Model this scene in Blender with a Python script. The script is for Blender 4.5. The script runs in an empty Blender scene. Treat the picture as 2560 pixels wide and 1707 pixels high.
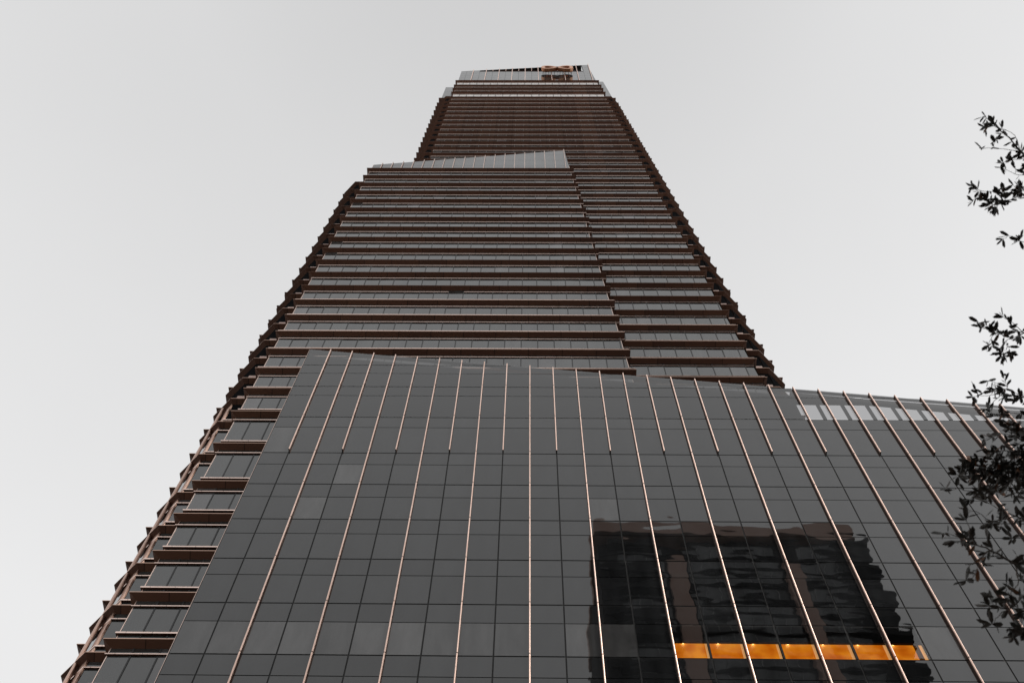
import bpy, math, random
from mathutils import Vector, Matrix, noise
random.seed(7)
S = bpy.context.scene
C = S.collection

# ------------------------------------------------------------------ camera
# the lens is the origin of the coordinates; the pavement lies 1.6 m below it
GZ = -1.6
cam = bpy.data.cameras.new('camera'); co = bpy.data.objects.new('camera', cam); C.objects.link(co)
cam.sensor_fit = 'HORIZONTAL'; cam.sensor_width = 36.0
cam.lens = 2620.0/2560.0*36.0
cam.clip_start = .05; cam.clip_end = 4000
RX = Vector((0.99987337, -0.00399949, 0.01540263)).normalized()
RV = Vector((0.01570317, 0.40479287, -0.91427356)).normalized()
RX = (RX - RX.dot(RV)*RV).normalized(); RY = RV.cross(RX)
co.matrix_world = Matrix((RX, RY, RV)).to_4x4()      # rows = world axes seen from the camera
cam.dof.use_dof = True; cam.dof.focus_distance = 90.0; cam.dof.aperture_fstop = 5.0
S.camera = co

# ------------------------------------------------------------------ world, sun, exposure
SUN_EL, SUN_AZ = math.radians(42), math.radians(128)   # azimuth clockwise from +Y: behind the camera to the right
W = bpy.data.worlds.new('World'); S.world = W; W.use_nodes = True
nt = W.node_tree; nt.nodes.clear(); N = nt.nodes.new; L = nt.links.new
sky = N('ShaderNodeTexSky'); sky.sky_type = 'NISHITA'; sky.sun_disc = False
sky.sun_elevation = SUN_EL; sky.sun_rotation = SUN_AZ; sky.dust_density = 6
hs = N('ShaderNodeHueSaturation'); hs.inputs['Saturation'].default_value = 0.0
tc = N('ShaderNodeTexCoord'); sx = N('ShaderNodeSeparateXYZ'); L(tc.outputs['Generated'], sx.inputs[0])
ramp = N('ShaderNodeValToRGB'); L(sx.outputs['Z'], ramp.inputs[0])
els = ramp.color_ramp.elements                        # cloud layer: brighter towards the horizon
els[0].position = 0.0; els[0].color = (.96, .96, .965, 1)
els[1].position = 1.0; els[1].color = (.68, .68, .685, 1)
e = els.new(.72); e.color = (.94, .94, .945, 1)
e = els.new(.86); e.color = (.85, .85, .855, 1)
e = els.new(.95); e.color = (.77, .77, .775, 1)
# a little brighter on the right, and faint unevenness of the cloud
xr_ = N('ShaderNodeMapRange'); L(sx.outputs['X'], xr_.inputs[0])
xr_.inputs[1].default_value = -.45; xr_.inputs[2].default_value = .45
xr_.inputs[3].default_value = 9.3; xr_.inputs[4].default_value = 10.0
nz = N('ShaderNodeTexNoise'); nz.inputs['Scale'].default_value = 2.2; nz.inputs['Detail'].default_value = 5
L(tc.outputs['Generated'], nz.inputs['Vector'])
nr = N('ShaderNodeMapRange'); L(nz.outputs[0], nr.inputs[0]); nr.inputs[3].default_value = .95; nr.inputs[4].default_value = 1.05
mm = N('ShaderNodeMath'); mm.operation = 'MULTIPLY'; L(xr_.outputs[0], mm.inputs[0]); L(nr.outputs[0], mm.inputs[1])
vm = N('ShaderNodeVectorMath'); vm.operation = 'SCALE'; L(ramp.outputs[0], vm.inputs[0]); L(mm.outputs[0], vm.inputs['Scale'])
mx = N('ShaderNodeMix'); mx.data_type = 'RGBA'; mx.inputs[0].default_value = .93
L(sky.outputs[0], hs.inputs['Color']); L(hs.outputs[0], mx.inputs[6]); L(vm.outputs[0], mx.inputs[7])
bg = N('ShaderNodeBackground'); bg.inputs[1].default_value = 0.1; L(mx.outputs[2], bg.inputs[0])
wo = N('ShaderNodeOutputWorld'); L(bg.outputs[0], wo.inputs[0])

sl = bpy.data.lights.new('sun', 'SUN'); so = bpy.data.objects.new('sun', sl); C.objects.link(so)
sl.energy = 0.9; sl.angle = math.radians(14); sl.color = (1, .95, .88)
sd = Vector((math.sin(SUN_AZ)*math.cos(SUN_EL), math.cos(SUN_AZ)*math.cos(SUN_EL), math.sin(SUN_EL)))
so.rotation_euler = sd.to_track_quat('Z', 'Y').to_euler(); so.location = (60, -60, 80)
S.view_settings.view_transform = 'Standard'; S.view_settings.look = 'None'
S.view_settings.exposure = 0; S.view_settings.gamma = 1
S.render.engine = 'CYCLES'
S.cycles.max_bounces = 8; S.cycles.glossy_bounces = 5; S.cycles.transparent_max_bounces = 12
S.cycles.sample_clamp_indirect = 4

# ------------------------------------------------------------------ materials
def mat(name, col, rough=.6, metal=0.0, ior=1.45, spec=.5, em=None, ems=0):
    m = bpy.data.materials.new(name); m.use_nodes = True
    b = m.node_tree.nodes['Principled BSDF']
    b.inputs['Base Color'].default_value = (*col, 1); b.inputs['Roughness'].default_value = rough
    b.inputs['Metallic'].default_value = metal; b.inputs['IOR'].default_value = ior
    b.inputs['Specular IOR Level'].default_value = spec
    if em: b.inputs['Emission Color'].default_value = (*em, 1); b.inputs['Emission Strength'].default_value = ems
    return m

def nodes(m): return m.node_tree.nodes, m.node_tree.links, m.node_tree.nodes['Principled BSDF']

def noise_col(m, c1, c2, scale=(1, 1, 1), nscale=1.0, detail=4, rough=None):
    n, l, b = nodes(m)
    t = n.new('ShaderNodeTexCoord'); mp = n.new('ShaderNodeMapping'); mp.inputs['Scale'].default_value = scale
    nz = n.new('ShaderNodeTexNoise'); nz.inputs['Scale'].default_value = nscale; nz.inputs['Detail'].default_value = detail
    r = n.new('ShaderNodeValToRGB'); r.color_ramp.elements[0].position = .3; r.color_ramp.elements[1].position = .7
    r.color_ramp.elements[0].color = (*c1, 1); r.color_ramp.elements[1].color = (*c2, 1)
    l.new(t.outputs['Object'], mp.inputs[0]); l.new(mp.outputs[0], nz.inputs['Vector']); l.new(nz.outputs[0], r.inputs[0])
    l.new(r.outputs[0], b.inputs['Base Color'])
    if rough:
        q = n.new('ShaderNodeMapRange'); q.inputs[3].default_value = rough[0]; q.inputs[4].default_value = rough[1]
        l.new(nz.outputs[0], q.inputs[0]); l.new(q.outputs[0], b.inputs['Roughness'])
    return m

def wavy(m, strength=1.0):                     # float glass: broad shallow waves that bend its reflections
    n, l, b = nodes(m) if 'Principled BSDF' in m.node_tree.nodes else (m.node_tree.nodes, m.node_tree.links, None)
    t = n.new('ShaderNodeTexCoord'); mp = n.new('ShaderNodeMapping'); mp.inputs['Scale'].default_value = (.36, .36, .60)
    nz = n.new('ShaderNodeTexNoise'); nz.inputs['Scale'].default_value = 1.0; nz.inputs['Detail'].default_value = 1.6
    nz.inputs['Roughness'].default_value = .35
    bp = n.new('ShaderNodeBump'); bp.inputs['Strength'].default_value = 1.0; bp.inputs['Distance'].default_value = strength
    l.new(t.outputs['Object'], mp.inputs[0]); l.new(mp.outputs[0], nz.inputs['Vector']); l.new(nz.outputs[0], bp.inputs['Height'])
    return bp

M = {}
def glass_mat(name, base, ior=1.55, wave=.012):
    m = mat(name, base, .015, 0, ior, .5); n, l, b = nodes(m)
    bp = wavy(m, wave); l.new(bp.outputs[0], b.inputs['Normal'])
    # rain marks and dust: faint differences in roughness and tone from pane to pane
    t = n.new('ShaderNodeTexCoord'); mp = n.new('ShaderNodeMapping'); mp.inputs['Scale'].default_value = (.9, .9, .25)
    nz = n.new('ShaderNodeTexNoise'); nz.inputs['Scale'].default_value = 1.3; nz.inputs['Detail'].default_value = 6
    l.new(t.outputs['Object'], mp.inputs[0]); l.new(mp.outputs[0], nz.inputs['Vector'])
    g = n.new('ShaderNodeNewGeometry')
    r = n.new('ShaderNodeMath'); r.operation = 'MULTIPLY_ADD'; l.new(g.outputs['Random Per Island'], r.inputs[0]); r.inputs[1].default_value = .5
    l.new(nz.outputs[0], r.inputs[2])
    q = n.new('ShaderNodeMapRange'); l.new(r.outputs[0], q.inputs[0]); q.inputs[1].default_value = .2; q.inputs[2].default_value = 1.2
    q.inputs[3].default_value = .3; q.inputs[4].default_value = 2.6
    s = n.new('ShaderNodeVectorMath'); s.operation = 'SCALE'; s.inputs[0].default_value = base; l.new(q.outputs[0], s.inputs['Scale'])
    l.new(s.outputs[0], b.inputs['Base Color'])
    return m
M['glass'] = glass_mat('dark_reflective_glass', (.010, .0105, .011), 1.68, .010)
M['glass_tower'] = glass_mat('tower_glass', (.020, .0215, .0215), 1.82, .006)
M['blind'] = glass_mat('glass_with_blinds', (.046, .045, .046), 1.82, .006)

def clear_glass(name, tint, ior=1.55):
    m = bpy.data.materials.new(name); m.use_nodes = True; nt = m.node_tree; nt.nodes.clear(); n = nt.nodes.new; l = nt.links.new
    bp = wavy(m, .010)
    fr = n('ShaderNodeFresnel'); fr.inputs['IOR'].default_value = ior
    tr = n('ShaderNodeBsdfTransparent'); tr.inputs[0].default_value = (*tint, 1)
    gl = n('ShaderNodeBsdfGlossy'); gl.inputs['Roughness'].default_value = .015; gl.inputs['Color'].default_value = (1, 1, 1, 1)
    l(bp.outputs[0], gl.inputs['Normal'])
    mx = n('ShaderNodeMixShader'); l(fr.outputs[0], mx.inputs[0]); l(tr.outputs[0], mx.inputs[1]); l(gl.outputs[0], mx.inputs[2])
    o = n('ShaderNodeOutputMaterial'); l(mx.outputs[0], o.inputs[0])
    return m
M['clear'] = clear_glass('clear_parapet_glass', (.42, .42, .425), 1.68)
M['window'] = clear_glass('lit_window_glass', (.85, .85, .85), 1.68)
M['black'] = mat('black_gasket', (.008, .008, .008), .7)
M['mullion'] = mat('dark_mullion', (.018, .018, .019), .45)
M['spandrel'] = mat('dark_cladding', (.022, .022, .023), .6)
M['backup'] = mat('parapet_lining', (.05, .05, .05), .8)

def copper(name, c1, c2, rough, metal=1.0, joint=3.02, seam=True):
    m = mat(name, c1, rough, metal); n, l, b = nodes(m)
    t = n.new('ShaderNodeTexCoord'); sp = n.new('ShaderNodeSeparateXYZ'); l.new(t.outputs['Object'], sp.inputs[0])
    dv = n.new('ShaderNodeMath'); dv.operation = 'DIVIDE'; l.new(sp.outputs['X'], dv.inputs[0]); dv.inputs[1].default_value = joint
    fl = n.new('ShaderNodeMath'); fl.operation = 'FLOOR'; l.new(dv.outputs[0], fl.inputs[0])
    zd = n.new('ShaderNodeMath'); zd.operation = 'DIVIDE'; l.new(sp.outputs['Z'], zd.inputs[0]); zd.inputs[1].default_value = 2.0
    zf = n.new('ShaderNodeMath'); zf.operation = 'FLOOR'; l.new(zd.outputs[0], zf.inputs[0])
    cb = n.new('ShaderNodeCombineXYZ'); l.new(fl.outputs[0], cb.inputs[0]); l.new(zf.outputs[0], cb.inputs[1])
    wn = n.new('ShaderNodeTexWhiteNoise'); wn.noise_dimensions = '2D'; l.new(cb.outputs[0], wn.inputs['Vector'])
    mx = n.new('ShaderNodeMix'); mx.data_type = 'RGBA'; l.new(wn.outputs['Value'], mx.inputs[0])
    mx.inputs[6].default_value = (*c1, 1); mx.inputs[7].default_value = (*c2, 1)
    out = mx.outputs[2]
    if seam:
        fr = n.new('ShaderNodeMath'); fr.operation = 'FRACT'; l.new(dv.outputs[0], fr.inputs[0])
        gt = n.new('ShaderNodeMath'); gt.operation = 'GREATER_THAN'; l.new(fr.outputs[0], gt.inputs[0]); gt.inputs[1].default_value = .018
        sc = n.new('ShaderNodeVectorMath'); sc.operation = 'SCALE'; l.new(out, sc.inputs[0])
        q = n.new('ShaderNodeMapRange'); l.new(gt.outputs[0], q.inputs[0]); q.inputs[3].default_value = .25; l.new(q.outputs[0], sc.inputs['Scale'])
        out = sc.outputs[0]
    l.new(out, b.inputs['Base Color'])
    return m
M['soffit'] = copper('copper_brown_ledge', (.185, .086, .052), (.125, .058, .037), .55, .35)
M['rail'] = copper('pale_copper_rail', (.86, .68, .60), (.80, .61, .53), .32, 1.0, joint=1.507)
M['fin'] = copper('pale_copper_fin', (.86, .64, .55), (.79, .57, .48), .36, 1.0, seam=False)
M['fin_side'] = mat('fin_shade_copper', (.16, .085, .062), .45, .7)  # darker copper puts the shade of the fin sides into their colour
M['fin_joint'] = mat('fin_joint', (.05, .03, .025), .6)
M['sign'] = noise_col(mat('copper_sign', (.6, .3, .17), .35, .8), (.70, .36, .20), (.60, .29, .16), nscale=.6)
M['sign_back'] = mat('dark_steel', (.02, .017, .015), .5)
M['ground'] = noise_col(mat('asphalt', (.06, .058, .055), .9), (.05, .048, .046), (.075, .07, .066), nscale=.4)
M['road'] = noise_col(mat('road_asphalt', (.05, .05, .05), .9), (.04, .04, .04), (.06, .06, .06), nscale=3)
M['pave'] = noise_col(mat('paving', (.22, .2, .18), .85), (.19, .17, .155), (.26, .24, .215), nscale=1.5)
M['kerb'] = mat('kerb_stone', (.3, .29, .27), .85)
M['paint'] = mat('road_paint', (.75, .75, .72), .7)

# ------------------------------------------------------------------ mesh helpers
class MB:
    def __init__(s): s.v = []; s.f = []; s.m = []
    def face(s, pts, mi=0):
        i = len(s.v); s.v += [tuple(p) for p in pts]; s.f.append(tuple(range(i, i+len(pts)))); s.m.append(mi)
    def box(s, x0, x1, y0, y1, z0, z1, mi=0):
        i = len(s.v)
        s.v += [(x0,y0,z0),(x1,y0,z0),(x1,y1,z0),(x0,y1,z0),(x0,y0,z1),(x1,y0,z1),(x1,y1,z1),(x0,y1,z1)]
        for q in ((3,2,1,0),(4,5,6,7),(0,1,5,4),(1,2,6,5),(2,3,7,6),(3,0,4,7)):
            s.f.append(tuple(i+k for k in q)); s.m.append(mi)
    def hull8(s, b, t, mi=0):                   # prism from a bottom and a top quad (counter-clockwise seen from above)
        i = len(s.v); n = len(b); s.v += [tuple(p) for p in b] + [tuple(p) for p in t]
        s.f.append(tuple(i+k for k in reversed(range(n)))); s.m.append(mi)
        s.f.append(tuple(i+n+k for k in range(n))); s.m.append(mi)
        for k in range(n):
            k2 = (k+1) % n; s.f.append((i+k, i+k2, i+n+k2, i+n+k)); s.m.append(mi)
    def tube(s, pts, rad, seg=8, mi=0):
        rings = []
        for k, p in enumerate(pts):
            p = Vector(p); a = Vector(pts[max(k-1, 0)]); c = Vector(pts[min(k+1, len(pts)-1)])
            d = (c-a).normalized(); u = d.orthogonal().normalized() if k == 0 else (u - u.dot(d)*d).normalized()
            w = d.cross(u); r = rad[k] if isinstance(rad, (list, tuple)) else rad
            i = len(s.v); rings.append(i)
            s.v += [tuple(p + r*(math.cos(2*math.pi*q/seg)*u + math.sin(2*math.pi*q/seg)*w)) for q in range(seg)]
        for a, b in zip(rings, rings[1:]):
            for q in range(seg):
                q2 = (q+1) % seg; s.f.append((a+q, a+q2, b+q2, b+q)); s.m.append(mi)
        s.f.append(tuple(rings[0]+q for q in reversed(range(seg)))); s.m.append(mi)
        s.f.append(tuple(rings[-1]+q for q in range(seg))); s.m.append(mi)
    def build(s, name, mats, parent=None, smooth=False, origin=None):
        me = bpy.data.meshes.new(name)
        o_ = Vector(origin) if origin else Vector((0, 0, 0))
        me.from_pydata([tuple(Vector(v)-o_) for v in s.v], [], s.f)
        if not isinstance(mats, (list, tuple)): mats = [mats]
        for m in mats: me.materials.append(m)
        me.polygons.foreach_set('material_index', s.m)
        if smooth: me.polygons.foreach_set('use_smooth', [True]*len(s.f))
        me.update()
        o = bpy.data.objects.new(name, me); C.objects.link(o); o.location = o_
        if parent:
            o.parent = parent; o.matrix_parent_inverse = Matrix.Identity(4)
            o.location = o_ - world_loc(parent)
        return o

def world_loc(o):
    v = Vector((0, 0, 0))
    while o: v += o.location; o = o.parent
    return v

def tag(o, label=None, cat=None, group=None, kind=None):
    if label: o['label'] = label
    if cat: o['category'] = cat
    if group: o['group'] = group
    if kind: o['kind'] = kind
    return o
def empty(name, loc, parent=None):
    o = bpy.data.objects.new(name, None); C.objects.link(o); o.location = loc
    if parent: o.parent = parent; o.location = Vector(loc) - world_loc(parent)
    return o

def inset(pts, d):                              # offset an open plan line to its left (the inside) with mitred corners
    out = []; n = len(pts)
    nr = []
    for a, b in zip(pts, pts[1:]):
        dx, dy = b[0]-a[0], b[1]-a[1]; l_ = math.hypot(dx, dy); nr.append((-dy/l_, dx/l_))
    for i, p in enumerate(pts):
        if i == 0: q = nr[0]; out.append((p[0]+q[0]*d, p[1]+q[1]*d)); continue
        if i == n-1: q = nr[-1]; out.append((p[0]+q[0]*d, p[1]+q[1]*d)); continue
        a, b = nr[i-1], nr[i]; k = 1 + a[0]*b[0] + a[1]*b[1]
        out.append((p[0]+(a[0]+b[0])/k*d, p[1]+(a[1]+b[1])/k*d))
    return out

# ------------------------------------------------------------------ ground, road, pavements
g = MB(); g.face([(-1500,-1500,GZ-.13),(1500,-1500,GZ-.13),(1500,1500,GZ-.13),(-1500,1500,GZ-.13)])
tag(g.build('ground', M['ground']), 'dark city ground reaching to the horizon', kind='structure')
g = MB(); g.face([(-400,-14,GZ-.126),(400,-14,GZ-.126),(400,-3,GZ-.126),(-400,-3,GZ-.126)])
tag(g.build('road', M['road']), 'asphalt street running along the blocks', kind='structure')
g = MB()
for k in range(-40, 41): g.face([(k*6,-8.6,GZ-.122),(k*6+3,-8.6,GZ-.122),(k*6+3,-8.45,GZ-.122),(k*6,-8.45,GZ-.122)])
tag(g.build('road_markings', M['paint']), 'dashed white centre line of the street', kind='structure')
g = MB(); g.box(-200, 200, -3, 36.4, GZ-.2, GZ, 0); g.box(-200, 200, -3.2, -3.0, GZ-.2, GZ-.003, 1)
tag(g.build('pavement', [M['pave'], M['kerb']]), 'paved forecourt between the street and the tower', kind='structure')
g = MB(); g.box(-200, 200, -19.9, -14.2, GZ-.2, GZ, 0); g.box(-200, 200, -14.2, -14.0, GZ-.2, GZ-.003, 1)
tag(g.build('pavement', [M['pave'], M['kerb']]), 'narrow pavement on the far side of the street', kind='structure')
# ------------------------------------------------------------------ the tower
M['void'] = mat('matt_black_bay', (.012, .012, .013), 1.0, spec=0)  # plain matt black on the walls of the side bays
M['pale'] = noise_col(mat('pale_pane', (.7, .7, .7), .4), (.66, .64, .63), (.76, .74, .72), nscale=.5)  # near-white panes in place of glass on two top storeys
M['blind_p'] = glass_mat('podium_glass_with_blind', (.040, .040, .040), 1.68, .010)
P = .47                                        # how far the ledges stand out from the glass
YM, YB = 38.5, 41.13                           # outer ledge line of the lower and the upper block
tower = empty('skyscraper', (0, 40, GZ))
tag(tower, 'tall dark glass tower with copper brown ledges stepping back above a glass podium', 'skyscraper')

def xm(z): return 9.12 - (z-85.3)*.0413        # right corner of the lower block, leaning in as it rises
def xb(z): return 21.52 - (z-85.27)*.0402      # right corner of the upper block
def right_side(z, bay=True):
    x = xb(z)
    if bay: return [(x, YB), (x, 42.1), (x+1.25, 42.1), (x+2.92, 43.8), (x+2.92, 45.0), (x+3.85, 45.0), (x+3.85, 75)]
    return [(x, YB), (x, 45.0), (x+3.85, 45.0), (x+3.85, 75)]
def plan(z, lvl):
    """outer ledge line at height z, running back-left, along the front, back-right"""
    if lvl <= 145.5:
        l_ = [(-27.3, 75), (-27.3, 42.4), (-26.34, 42.4), (-26.34, 41.16), (-24.66, 39.46), (-23.5, 39.46), (-23.5, YM)]
    elif lvl < 149.5:
        l_ = [(-27.3, 75), (-27.3, 42.4), (-23.5, 42.4), (-23.5, YM)]
    if lvl < 149.5:
        return l_ + [(xm(z), YM), (xm(z), YB)] + right_side(z)
    if lvl < 224:
        l_ = [(-20.2, 75), (-20.2, 45.0), (-19.2, 45.0), (-19.2, 43.77), (-17.55, 42.07), (-16.36, 42.07), (-16.36, YB)]
        return l_ + right_side(z)
    return [(-20.2, 75), (-20.2, 45.0), (-16.36, 45.0), (-16.36, YB)] + right_side(z, False)

floors = [46.16-4.15*k for k in range(11, 0, -1)] + [46.16, 50.3, 54.47, 58.67, 62.79, 68.13, 73.27, 77.3, 81.22]
floors += [85.27+3.98*k for k in range(17)]
floors += [148.95+4.01*k for k in range(1, 17)] + [216.9, 222.2, 226.5, 230.4, 235.8]

def ledge_mesh(z):
    m = MB(); lvl = z
    prof = [(0, 0.0), (0, -.05), (P, -.32), (P+.12, -.32), (P+.12, 0.0)]   # outer top, outer lip, inner soffit, back, back top
    rings = [[(x, y, z+dz) for x, y in inset(plan(z, lvl), o)] for o, dz in prof]
    n = len(rings[0]); base = len(m.v)
    for r in rings: m.v += r
    for k in range(len(rings)):
        a = base + k*n; b = base + ((k+1) % len(rings))*n
        for i in range(n-1):
            m.f.append((a+i, b+i, b+i+1, a+i+1)); m.m.append(1 if (k == 0 and z < 100) else 0)
    return m
def rail_mesh(z, pl, o0, o1, h):
    m = MB()
    A = [inset(pl, o) for o in (o0-.02, o0, o1, o1, o0)]
    rings = [[(x, y, zz) for x, y in pp] for pp, zz in ((A[0], z), (A[1], z+h*.5), (A[2], z+h*.5), (A[3], z-h*.5), (A[4], z-h*.5))]
    n = len(rings[0])
    for r in rings: m.v += r
    for k in range(5):
        a = k*n; b = ((k+1) % 5)*n
        for i in range(n-1): m.f.append((a+i, b+i, b+i+1, a+i+1)); m.m.append(1 if k in (2, 3) else 0)  # back and underside take the ledge brown: shade put into the colour
    return m

M['balus'] = mat('pale_balustrade', (.42, .30, .26), .5, .4)
M['lip'] = mat('copper_edge', (.62, .42, .33), .35, 1.0)
for i, z in enumerate(floors):
    lg = ledge_mesh(z).build('ledge', [M['soffit'], M['lip']], tower, origin=(0, 40, z))
    pl = plan(z, z)
    if z > 74: k0 = [k for k, p in enumerate(pl) if p[1] < 41.2]; 
    if z > 74:                                  # only along the glass fronts, not in the dark side bays
        runs = []
        for k, (p, q) in enumerate(zip(pl, pl[1:])):
            if (abs(p[1]-q[1]) < .01 and q[0]-p[0] > 4): runs.append((k, k+1))
        for n_, (k, k1) in enumerate(runs):
            if n_ == 0: seg = [(pl[k][0], pl[k][1]+.7), pl[k], pl[k1]]
            else: seg = [pl[k], pl[k1]]
            if n_ == len(runs)-1: seg = seg+[(pl[k1][0], pl[k1][1]+.7)]
            for hz, h0, h1 in ((133, -23.6, -21.7), (117.1, -23.6, -21.7), (113.1, -23.6, -21.7), (101.2, -8.2, -6.6)):
                if abs(hz-z) < .7 and seg[-1][0] < 12 and seg[0][0] < -20:      # lengths of rail that are missing
                    if h0 > -20: rail_mesh(z-.80, [(h1, YM)]+seg[2:], P-.07, P+.02, .085).build('head_rail', [M['rail'], M['soffit']], lg, origin=(0, 40, z-.84)); seg = seg[:2]+[(h0, YM)]
                    else: seg = [(h1, YM)]+seg[2:]
            rail_mesh(z-.80, seg, P-.07, P+.02, .085).build('head_rail', [M['rail'], M['soffit']], lg, origin=(0, 40, z-.84))
    else: rail_mesh(z-.84, pl, P-.12, P+.02, .10).build('head_rail', [M['rail'], M['soffit']], lg, origin=(0, 40, z-.84))
    if 30 < z < 74:
        rail_mesh(z+.88, plan(z+.9, z), P-.15, P+.02, .13).build('guard_rail', [M['rail'], M['soffit']], lg, origin=(0, 40, z+.88))
    elif 74 < z < 100:
        pl = plan(z+.9, z)
        for k, (p, q) in enumerate(zip(pl, pl[1:])):
            if (abs(p[1]-q[1]) < .01 and q[0]-p[0] > 4): rail_mesh(z+.88, [p, q], P-.13, P+.02, .11).build('guard_rail', [M['rail'], M['soffit']], lg, origin=(0, 40, z+.88))
    if 74 < z < 130:                            # pale solid balustrades in the side bays
        x = xb(z)
        for xa_, xc_, yy in ((-24.35, -23.1, 39.72), (x-.35, x+.78, 42.36)):
            m = MB(); m.box(xa_, xc_, yy, yy+.06, z, z+.92); m.build('balustrade', M['balus'], lg, origin=(xa_, yy, z))

# glass of every storey: separate panes between dark mullions
def pane_wall(gm, fm, p0, p1, q0, q1, z0, z1, xs=None, step=1.51, rows=None, mi=0, blind=True):
    """one wall of one storey: p0-p1 its plan line at the bottom, q0-q1 at the top"""
    p0, p1, q0, q1 = (Vector((*p, 0)) for p in (p0, p1, q0, q1))
    d = (p1-p0); ln = d.length; d.normalize(); nrm = Vector((d.y, -d.x, 0))   # outward
    if xs: cuts = [(x-p0.x)/d.x for x in xs if p0.x+.12 < x < max(p1.x, q1.x)-.02]
    else:
        k = max(1, round(ln/step)); cuts = [ln*j/k for j in range(1, k)]
    l0 = [0.0]+cuts+[ln]; lt = (q1-p0).dot(d); ls = (q0-p0).dot(d)
    for j in range(len(l0)-1):
        a, b = l0[j], l0[j+1]
        ab, at = (0, ls) if j == 0 else (a, a)
        bb, bt = (ln, lt) if j == len(l0)-2 else (b, b)
        if min(bb-ab, bt-at) < -.05 : continue
        bb = min(bb, ln); at = min(at, lt); bt = min(bt, lt); ab = min(ab, ln)
        w = [random.uniform(-.004, .004) for _ in range(3)]
        pts = [p0+d*ab+Vector((0,0,z0)), p0+d*bb+Vector((0,0,z0)), p0+d*bt+Vector((0,0,z1)), p0+d*at+Vector((0,0,z1))]
        off = [w[0]-w[1], w[0]+w[1], w[0]+w[1]+w[2], w[0]-w[1]+w[2]]
        gm.face([p+nrm*o for p, o in zip(pts, off)], 1 if (blind and random.random() < .07) else mi)
    for c in cuts:
        if c > ln-.03 or c > lt-.03: continue
        a = p0+d*(c-.045); b = p0+d*(c+.045); o = nrm*.03; r = nrm*-.05
        fm.hull8([a+o+Vector((0,0,z0)), b+o+Vector((0,0,z0)), b+r+Vector((0,0,z0)), a+r+Vector((0,0,z0))],
                 [a+o+Vector((0,0,z1)), b+o+Vector((0,0,z1)), b+r+Vector((0,0,z1)), a+r+Vector((0,0,z1))])
xs_mid = [-21.73+1.507*k for k in range(40)]
xs_back = [-20.6+1.51*k for k in range(45)]
bottom = [GZ] + floors
for i in range(len(floors)):
    z0 = bottom[i] + (-.02 if i else 0); zt = floors[i]; z1 = zt-.3
    A = inset(plan(z0, zt), P); B = inset(plan(z1, zt), P)
    gm_, fm_ = MB(), MB()
    for k in range(len(A)-1):
        p0, p1, q0, q1 = A[k], A[k+1], B[k], B[k+1]
        front = abs(p0[1]-p1[1]) < .01 and (p1[0]-p0[0]) > 4
        xs = (xs_mid if abs(p0[1]-(YM+P)) < .01 else xs_back) if front else None
        if max(p0[1], p1[1]) > 60: pane_wall(gm_, fm_, p0, p1, q0, q1, z0, z1, step=4.5); continue
        bay = zt > 74 and not front and 39 < min(p0[1], p1[1]) and (p0[0] > 12 or p0[0] < -17 or zt < 149) and max(p0[1], p1[1]) < 50
        pane_wall(gm_, fm_, p0, p1, q0, q1, z0, z1, xs, mi=2 if bay else 0, blind=not bay and zt not in (235.8, 222.2))
    o_ = len(gm_.v); gm_.v += fm_.v; gm_.f += [tuple(o_+k for k in f) for f in fm_.f]; gm_.m += [3]*len(fm_.f)
    gm_.build('window_band', [M['pale'] if zt in (235.8, 222.2) else M['glass_tower'], M['blind'], M['void'], M['mullion']], tower, origin=(0, 40, zt))

# pale corner strips of the lower block's glass edge
m = MB()
for z0, z1 in [(GZ, 152.4)]:
    m.box(-23.5+P-.02, -23.5+P+.02, YM+P-.03, YM+P+.03, z0, z1)
m.hull8([(xm(GZ)-P-.02, YM+P-.03, GZ), (xm(GZ)-P+.02, YM+P-.03, GZ), (xm(GZ)-P+.02, YM+P+.03, GZ), (xm(GZ)-P-.02, YM+P+.03, GZ)],
        [(xm(152)-P-.02, YM+P-.03, 152), (xm(152)-P+.02, YM+P-.03, 152), (xm(152)-P+.02, YM+P+.03, 152), (xm(152)-P-.02, YM+P+.03, 152)])
m.build('corner_trim', M['rail'], tower, origin=(0, 40, GZ))

# round copper column running up the chamfered corner, and the slim one beside it
m = MB(); m.tube([(-25.3, 40.3, GZ), (-25.3, 40.3, 76.9)], .14, 14)
M['column'] = mat('copper_column', (.62, .42, .34), .38, 1.0)
m.build('column', M['column'], tower, smooth=True, origin=(-25.3, 40.3, GZ))
m = MB(); m.hull8([(-24.95, 40.25, GZ), (-24.5, 39.8, GZ), (-24.42, 39.9, GZ), (-24.87, 40.35, GZ)],
                  [(-24.95, 40.25, 76.9), (-24.5, 39.8, 76.9), (-24.42, 39.9, 76.9), (-24.87, 40.35, 76.9)])
m.build('corner_panel', M['column'], tower, origin=(-24.7, 40, GZ))

# roofs that close the blocks
m = MB()
pts = inset(plan(149, 148), P+.1); m.face([(x, y, 148.9) for x, y in pts])
m.build('roof', M['backup'], tower, origin=(0, 40, 149)); m = MB()
pts = inset(plan(235, 235), P+.1); m.face([(x, y, 235.7) for x, y in pts])
m.build('roof', M['backup'], tower, origin=(0, 40, 149))

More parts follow.
